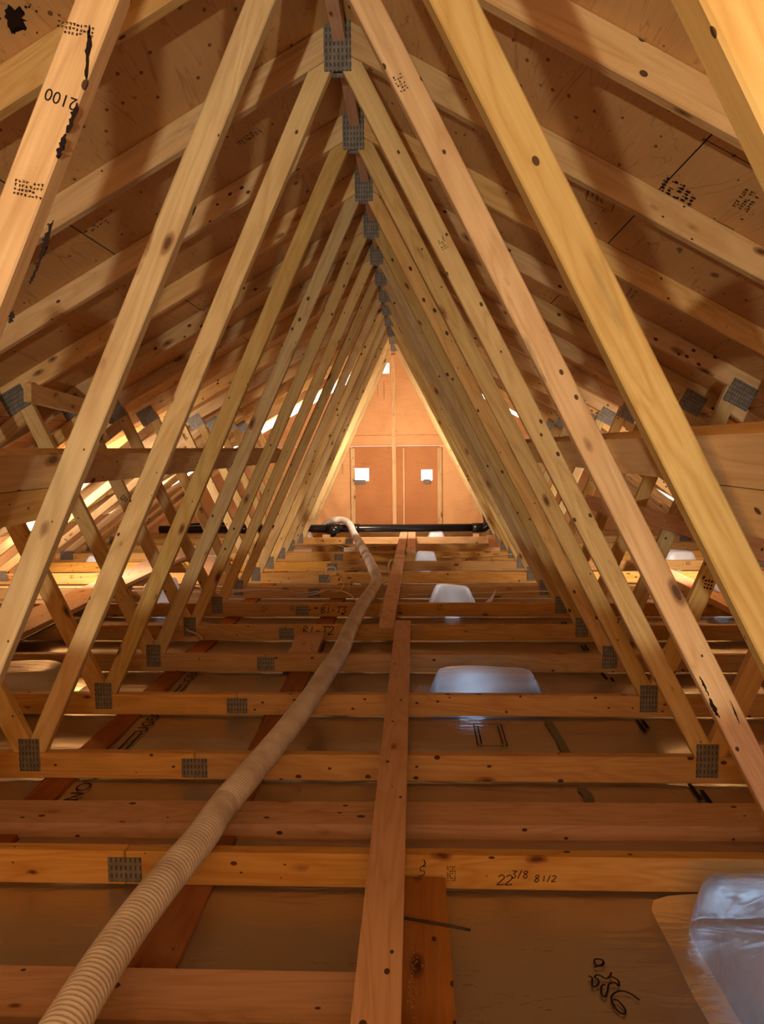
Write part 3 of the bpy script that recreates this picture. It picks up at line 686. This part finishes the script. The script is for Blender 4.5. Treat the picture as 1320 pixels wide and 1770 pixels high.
for y0, y1 in ((2.27, 2.38), (2.48, 2.98), (3.15, 3.5)):
    o = link('tape_strip', stroke_mesh([smooth([(.0, y0), (.006, (y0+y1)/2), (-.004, y1)])], lambda a, b: (a, b, 0), .032), mud, shR); o.location = (.545, 0, -1.1175)
o = link('printed_line', stroke_mesh(frame_strokes(.11, .22)+[[(.015, .02), (.015, .2)], [(.095, .02), (.095, .2)]], lambda a, b: (a, b, 0), .004), M['ink'], shR); o.location = (.235, 2.72, -1.1175)
# the scribble on the board near the bottom edge
sc_px = [[(540, 300), (600, 290), (680, 265), (680, 220), (600, 210), (565, 250), (585, 280), (640, 285), (690, 240)],
         [(430, 400), (470, 420), (450, 470), (440, 510), (500, 500), (540, 450), (500, 410)], [(500, 410), (560, 385), (640, 425), (700, 400), (740, 355)],
         [(720, 400), (785, 440), (770, 500), (740, 470), (660, 480), (600, 560), (545, 615), (520, 570), (560, 500), (610, 490)],
         [(955, 640), (880, 580), (790, 550), (690, 570), (625, 620), (620, 700), (660, 765), (720, 770), (735, 720), (690, 650), (640, 640)]]
kx, ky = .000166, -.00031
o = link('scribble', stroke_mesh([smooth([((x-690)*kx, (y-490)*ky*.9) for x, y in s_]) for s_ in sc_px], lambda a, b: (a, b, 0), .0042), M['ink']); o.parent = shR; o.location = (.405, 1.475, -1.1175)

# ---------------------------------------------------------------- translucent boxes
def hat(x, y, sx, sy, h, lab, seed, flange=True, led=(0, 0), pw=1.0, rz=0, top=.84, e=4.0, fl=.045):
    rg = random.Random(seed); root = empty('vapour_barrier_box', (x, y, -1.114)); root.rotation_euler = (0, 0, rz)
    bm = bmesh.new(); N = 56; rings = []
    prof = [(1.0, 0.0), (.985, .25), (.965, .55), (.945, .8), (.91, .93), (.84, .99), (.6, 1.0), (.3, 1.0), (.05, 1.0)]
    for s, hz in prof:
        row = []
        for i in range(N):
            a = 2*math.pi*i/N; c, d = math.cos(a), math.sin(a)
            rr_ = (abs(c)**e+abs(d)**e)**(-1/e); k = 1-(1-top)*hz*(1 if s > .8 else 1)
            wv = 1+.012*math.sin(a*5+seed+hz*3)+.008*math.sin(a*11+seed*2)
            px, py = c*rr_*s*k*wv*sx/2, d*rr_*s*k*wv*sy/2
            pz = h*hz*(1+.03*math.sin(px*17+seed)+.03*math.sin(py*13+px*7+seed))
            row.append(bm.verts.new((px, py, pz)))
        rings.append(row)
    for A, B in zip(rings, rings[1:]):
        for i in range(N): bm.faces.new((A[i], A[(i+1) % N], B[(i+1) % N], B[i])).smooth = True
    bm.faces.new(rings[-1])
    link('box_shell', finish(bm, 'box_shell'), M['hat'] if seed < 4 else M['hat_white'], root)
    if flange:
        bm = bmesh.new(); a_, b_ = [], []
        for i in range(N):
            a = 2*math.pi*i/N; c, d = math.cos(a), math.sin(a); rr_ = (abs(c)**e+abs(d)**e)**(-1/e); r2 = (abs(c)**9+abs(d)**9)**(-1/9)
            a_.append(bm.verts.new((c*rr_*sx/2*.995, d*rr_*sy/2*.995, .004))); b_.append(bm.verts.new((c*r2*(sx/2+.06), d*r2*(sy/2+fl), .003+.004*math.sin(a*7+seed))))
        for i in range(N): bm.faces.new((a_[i], a_[(i+1) % N], b_[(i+1) % N], b_[i])).smooth = True
        link('flange', finish(bm, 'flange'), M['flange'], root)
    if led is None: return tag(root, lab, 'plastic box', 'translucent boxes over the downlights')
    bm = bmesh.new(); bmesh.ops.create_cone(bm, cap_ends=True, segments=24, radius1=.05*pw, radius2=.05*pw, depth=.012)
    o = link('downlight_lens', finish(bm, 'downlight_lens'), M['led'] if seed < 3 else M['led_white'], root); o.location = (led[0], led[1], .008)
    return tag(root, lab, 'plastic box', 'translucent boxes over the downlights')
hat(.85, 1.49, .46, .42, .137, 'large milky plastic box glowing blue in the bottom right corner', 1, True, (.11, -.15), 1.2, top=.95, e=7, fl=.088)
hat(.315, 3.26, .49, .28, .108, 'long low plastic box just beyond the fifth joist, right of the plank', 2, True, (-.07, -.06), 1.0, top=.93, e=8)
hat(.26, 5.08, .36, .26, .165, 'crumpled bluish plastic box behind the eighth joist, middle of the attic', 3, False, (0, -.02), 1.0, top=.66)
hat(.11, 6.93, .24, .26, .145, 'small white plastic box touching the right side of the short far plank', 4, False, (0, 0), .9, top=.7)
hat(.26, 8.70, .24, .22, .130, 'farthest tiny white plastic box just before the black pipe', 5, False, (0, 0), .9, top=.7)
hat(-1.78, 5.10, .27, .26, .20, 'round tub-like plastic box seen between the left webs', 6, False, (0, 0), .8, top=.9, e=2.2)
hat(-1.83, 3.32, .42, .30, .112, 'crinkled plastic box at the left edge behind the fifth truss', 7, True, None)
hat(2.42, 6.90, .36, .26, .14, 'white crinkled plastic box on the far right seen between right webs', 8, False, (0, 0), .9, top=.75)
hat(2.12, 5.15, .26, .26, .17, 'bluish plastic box on the right half hidden by the second truss', 9, False, (0, 0), .9)
hat(-1.92, 6.92, .34, .26, .13, 'white plastic box on the far left behind the slanting plank', 10, False, (0, 0), .9, top=.6)
hat(-3.0, 6.92, .30, .26, .13, 'small white plastic box near the left eave', 11, False, (0, 0), .9, top=.6)
hat(-1.30, 8.70, .24, .22, .13, 'faint pale plastic box under the left end of the black pipe', 12, False, None, top=.7)
# torn flap beside the middle box
bm = bmesh.new(); V = []
for j in range(6):
    s = j/5; V.append((bm.verts.new((.43+.10*s, 5.0, -1.11+.055*s*s+.02)), bm.verts.new((.44+.12*s, 5.02+.02*s, -1.065+.10*s*s))))
for A, B in zip(V, V[1:]): bm.faces.new((A[0], B[0], B[1], A[1])).smooth = True
o = link('torn_flap', finish(bm, 'torn_flap'), M['foam'])
hb = [x for x in S.objects if x.get('label', '').startswith('crumpled bluish')][0]; o.parent = hb; o.location = -hb.location

# ---------------------------------------------------------------- hose
hp = [(-.60, .55), (-.603, 1.0), (-.601, 1.321), (-.582, 1.543), (-.546, 1.788), (-.531, 1.973), (-.477, 2.33), (-.442, 2.60), (-.41, 2.90), (-.388, 3.2), (-.362, 3.52), (-.350, 4.027), (-.338, 4.373), (-.318, 4.745), (-.286, 5.2), (-.29, 5.6), (-.367, 6.233), (-.472, 7.01), (-.60, 7.9)]
hz = -.984+.002
pts = [(x, y, hz) for x, y in hp]+[(-.69, 8.45, -.972), (-.77, 8.80, -.90), (-.86, 8.95, -.868), (-.98, 9.0, -.872), (-1.08, 9.08, -.93), (-1.13, 9.15, -.985)]
tag(tube('flexible_hose', pts, .0405, M['hose'], seg=20, step=.0030, radf=lambda l: .0398+.0019*math.sin(2*math.pi*l/.0118)), 'long white corrugated hose snaking over the joists to the black pipe', 'hose')

# ---------------------------------------------------------------- vent pipe
root = empty('vent_pipe', (.84, 8.93, -.965))
tag(root, 'black plastic vent pipe lying across the far joists with an elbow', 'pipe')
def cyl(name, p0, p1, r, parent, mat=None, seg=24):
    o = tube(name, [p0, p1], r, mat or M['pipe'], parent, seg=seg, step=9); return o
zc = 0.0
cyl('pipe_run', (-3.95, 0, zc), (-.05, 0, zc+.0), .0475, root)
for x0, x1 in ((-1.90, -1.74), (-1.60, -1.50), (-.14, -.02), (-2.95, -2.85)): cyl('coupling', (x0, 0, zc), (x1, 0, zc), .057, root)
tube('elbow', [(-.05, 0, zc), (.0, 0, zc+.004), (.04, .012, zc+.04), (.045, .03, zc+.09)], .055, M['pipe'], root, seg=20, step=.02)
tube('pipe_riser', [(.045, .03, zc+.08), (.0, .10, zc+.30)], .047, M['pipe'], root, seg=20, step=9)
cyl('tee_branch', (-1.82, -.0, zc), (-1.82, -.10, zc-.035), .047, root)
cyl('branch_cap', (-1.82, -.095, zc-.033), (-1.82, -.115, zc-.040), .055, root)
tube('pipe_branch', [(-3.7, .05, zc+.02), (-3.4, .07, zc+.05), (-3.0, .1, zc+.10)], .035, M['pipe'], root, seg=12, step=.05)

# ---------------------------------------------------------------- cables
def cable(pts, lab, r=.0045, mat='cable', name='cable'): return tag(tube(name, pts, r, M[mat], seg=8, step=.02), lab, 'cable')
zc = ZT+.006
loop = [(-.585+.062*math.cos(a), 5.44+.006*a, -1.0+.062*math.sin(a)) for a in [R(d) for d in range(-140, 260, 25)]]
cable([(-2.1, 5.38, zc-.02), (-1.5, 5.42, zc-.045), (-1.1, 5.44, zc-.03), (-.8, 5.43, zc-.065)]+loop+[(-.5, 5.40, -1.06), (-.40, 5.2, -1.10), (-.38, 5.0, -1.11)], 'white cable with a round loop standing on a joist left of the hose')
cable([(-1.9, 5.40, -1.06), (-1.4, 5.43, -1.05), (-1.0, 5.43, -1.045), (-.85, 5.43, -1.07), (-.65, 5.435, -1.05)], 'second cable crossing the first on the splice plate left of the loop')
cable([(-1.60, 5.06, -1.10), (-1.60, 5.06, -1.02), (-1.57, 5.07, -.97), (-1.52, 5.08, -.96), (-1.48, 5.09, -1.0), (-1.48, 5.1, -1.09)], 'short arch of white cable beside the left web plates', .006)
cable([(-1.63, 5.16, -1.10), (-1.62, 5.16, -1.03), (-1.58, 5.17, -.985), (-1.53, 5.18, -.99), (-1.51, 5.19, -1.05)], 'lower arch of white cable nested behind the other arch', .005)
cable([(-.185, 4.40, -.983), (-.215, 4.45, zc), (-.207, 4.9, zc), (-.195, 5.5, zc), (-.20, 5.9, zc+.01), (-.215, 6.15, -.97), (-.185, 6.3, -.95), (-.16, 6.2, -.981)], 'white cable running along the left edge of the second plank', .005)
cable([(-.21, 5.60, zc), (-.30, 5.5, zc-.012), (-.40, 5.45, zc+.02), (-.44, 5.45, zc+.045), (-.48, 5.45, zc+.02), (-.49, 5.45, zc-.03)], 'short cable curling out from under the hose bend')
cable([(-.73, 6.11, -1.05), (-.73, 6.08, -1.0), (-.70, 6.06, -.975), (-.66, 6.06, -.98), (-.645, 6.06, -1.01), (-.645, 6.07, -1.05)], 'tiny cable arch over a far splice plate')
cable([(-1.3, 7.85, zc), (-1.0, 7.86, -1.03), (-.9, 7.86, -1.025), (-.78, 7.8, zc-.01), (-.68, 7.45, zc), (-.66, 7.3, zc-.02)], 'thin white cable lying across the far joists left of the hose')
cable([(-.52, 7.86, -1.05), (-.35, 7.87, -1.04), (-.2, 7.87, -1.03)], 'thin cable between the hose and the second plank')
cable([(.27, 7.10, -1.05), (.45, 7.24, -1.07), (.62, 7.26, -1.075), (.95, 7.26, -1.05), (1.2, 7.26, -1.05)], 'thin cable sagging along a far joist right of the planks')
cable([(-.05, 5.42, -1.08), (.4, 5.44, -1.075), (1.0, 5.44, -1.06), (1.3, 5.44, -1.05)], 'straight cable along the ninth joist right of the plank')
cable([(-2.12, 3.05, ZT+.006), (-2.13, 3.8, ZT+.006), (-2.14, 4.6, ZT+.008), (-2.14, 5.6, ZT+.006), (-2.12, 6.8, ZT+.006)], 'dark cable running beside the wide numbered board', .006, 'black_cable')
cable([(-1.35, 4.28, -1.05), (-1.32, 4.2, -1.045), (-1.25, 4.18, -1.065), (-1.22, 4.15, -1.09)], 'short grey cable end below the left webs near the sixth joist', .006)
tag(tube('metal_rod', [(-.068, 1.625, -1.0735), (.02, 1.606, -1.0733), (.12, 1.580, -1.0740)], .0030, M['black_cable'], seg=8, step=.03), 'thin dark rod lying across the brown sawdust board', 'rod')
tag(box_obj('wrapped_bundle', (-.70, 7.32, ZT+.001), (-.585, 7.40, ZT+.035), M['foam'], bev=.012), 'tiny white bundle on a far joist beside the hose', 'bundle')
# sawdust on the brown board: nobody could count the chips
bm = bmesh.new(); rg = random.Random(9)
for _ in range(420):
    x = -.02+abs(rg.gauss(0, .018)); y = rg.uniform(.95, 1.52); s = rg.uniform(.0008, .0026); a = rg.random()*6.28
    if not -.06 < x < .06: continue
    z = -1.0765+rg.random()*.0015
    vs = [bm.verts.new((x+s*math.cos(a+t_)*q, y+s*math.sin(a+t_), z+(.001 if i == 1 else 0))) for i, (t_, q) in enumerate(((0, 1), (1.9, .5), (3.6, 1)))]
    bm.faces.new(vs)
tag(link('sawdust', finish(bm, 'sawdust'), M['pink']), 'loose sawdust scattered on the brown board', 'sawdust', kind='stuff')
# brackets under the two vent openings in the gable
for x0, x1, lab in ((-.785, -.635, 'grey bracket under the left daylight hole in the gable wall'), (.125, .215, 'small grey bracket under the right daylight hole in the gable wall')):
    tag(box_obj('vent_bracket', (x0, Y1-.04, -.475), (x1, Y1-.001, -.415), M['bracket'], bev=.004), lab, 'bracket')
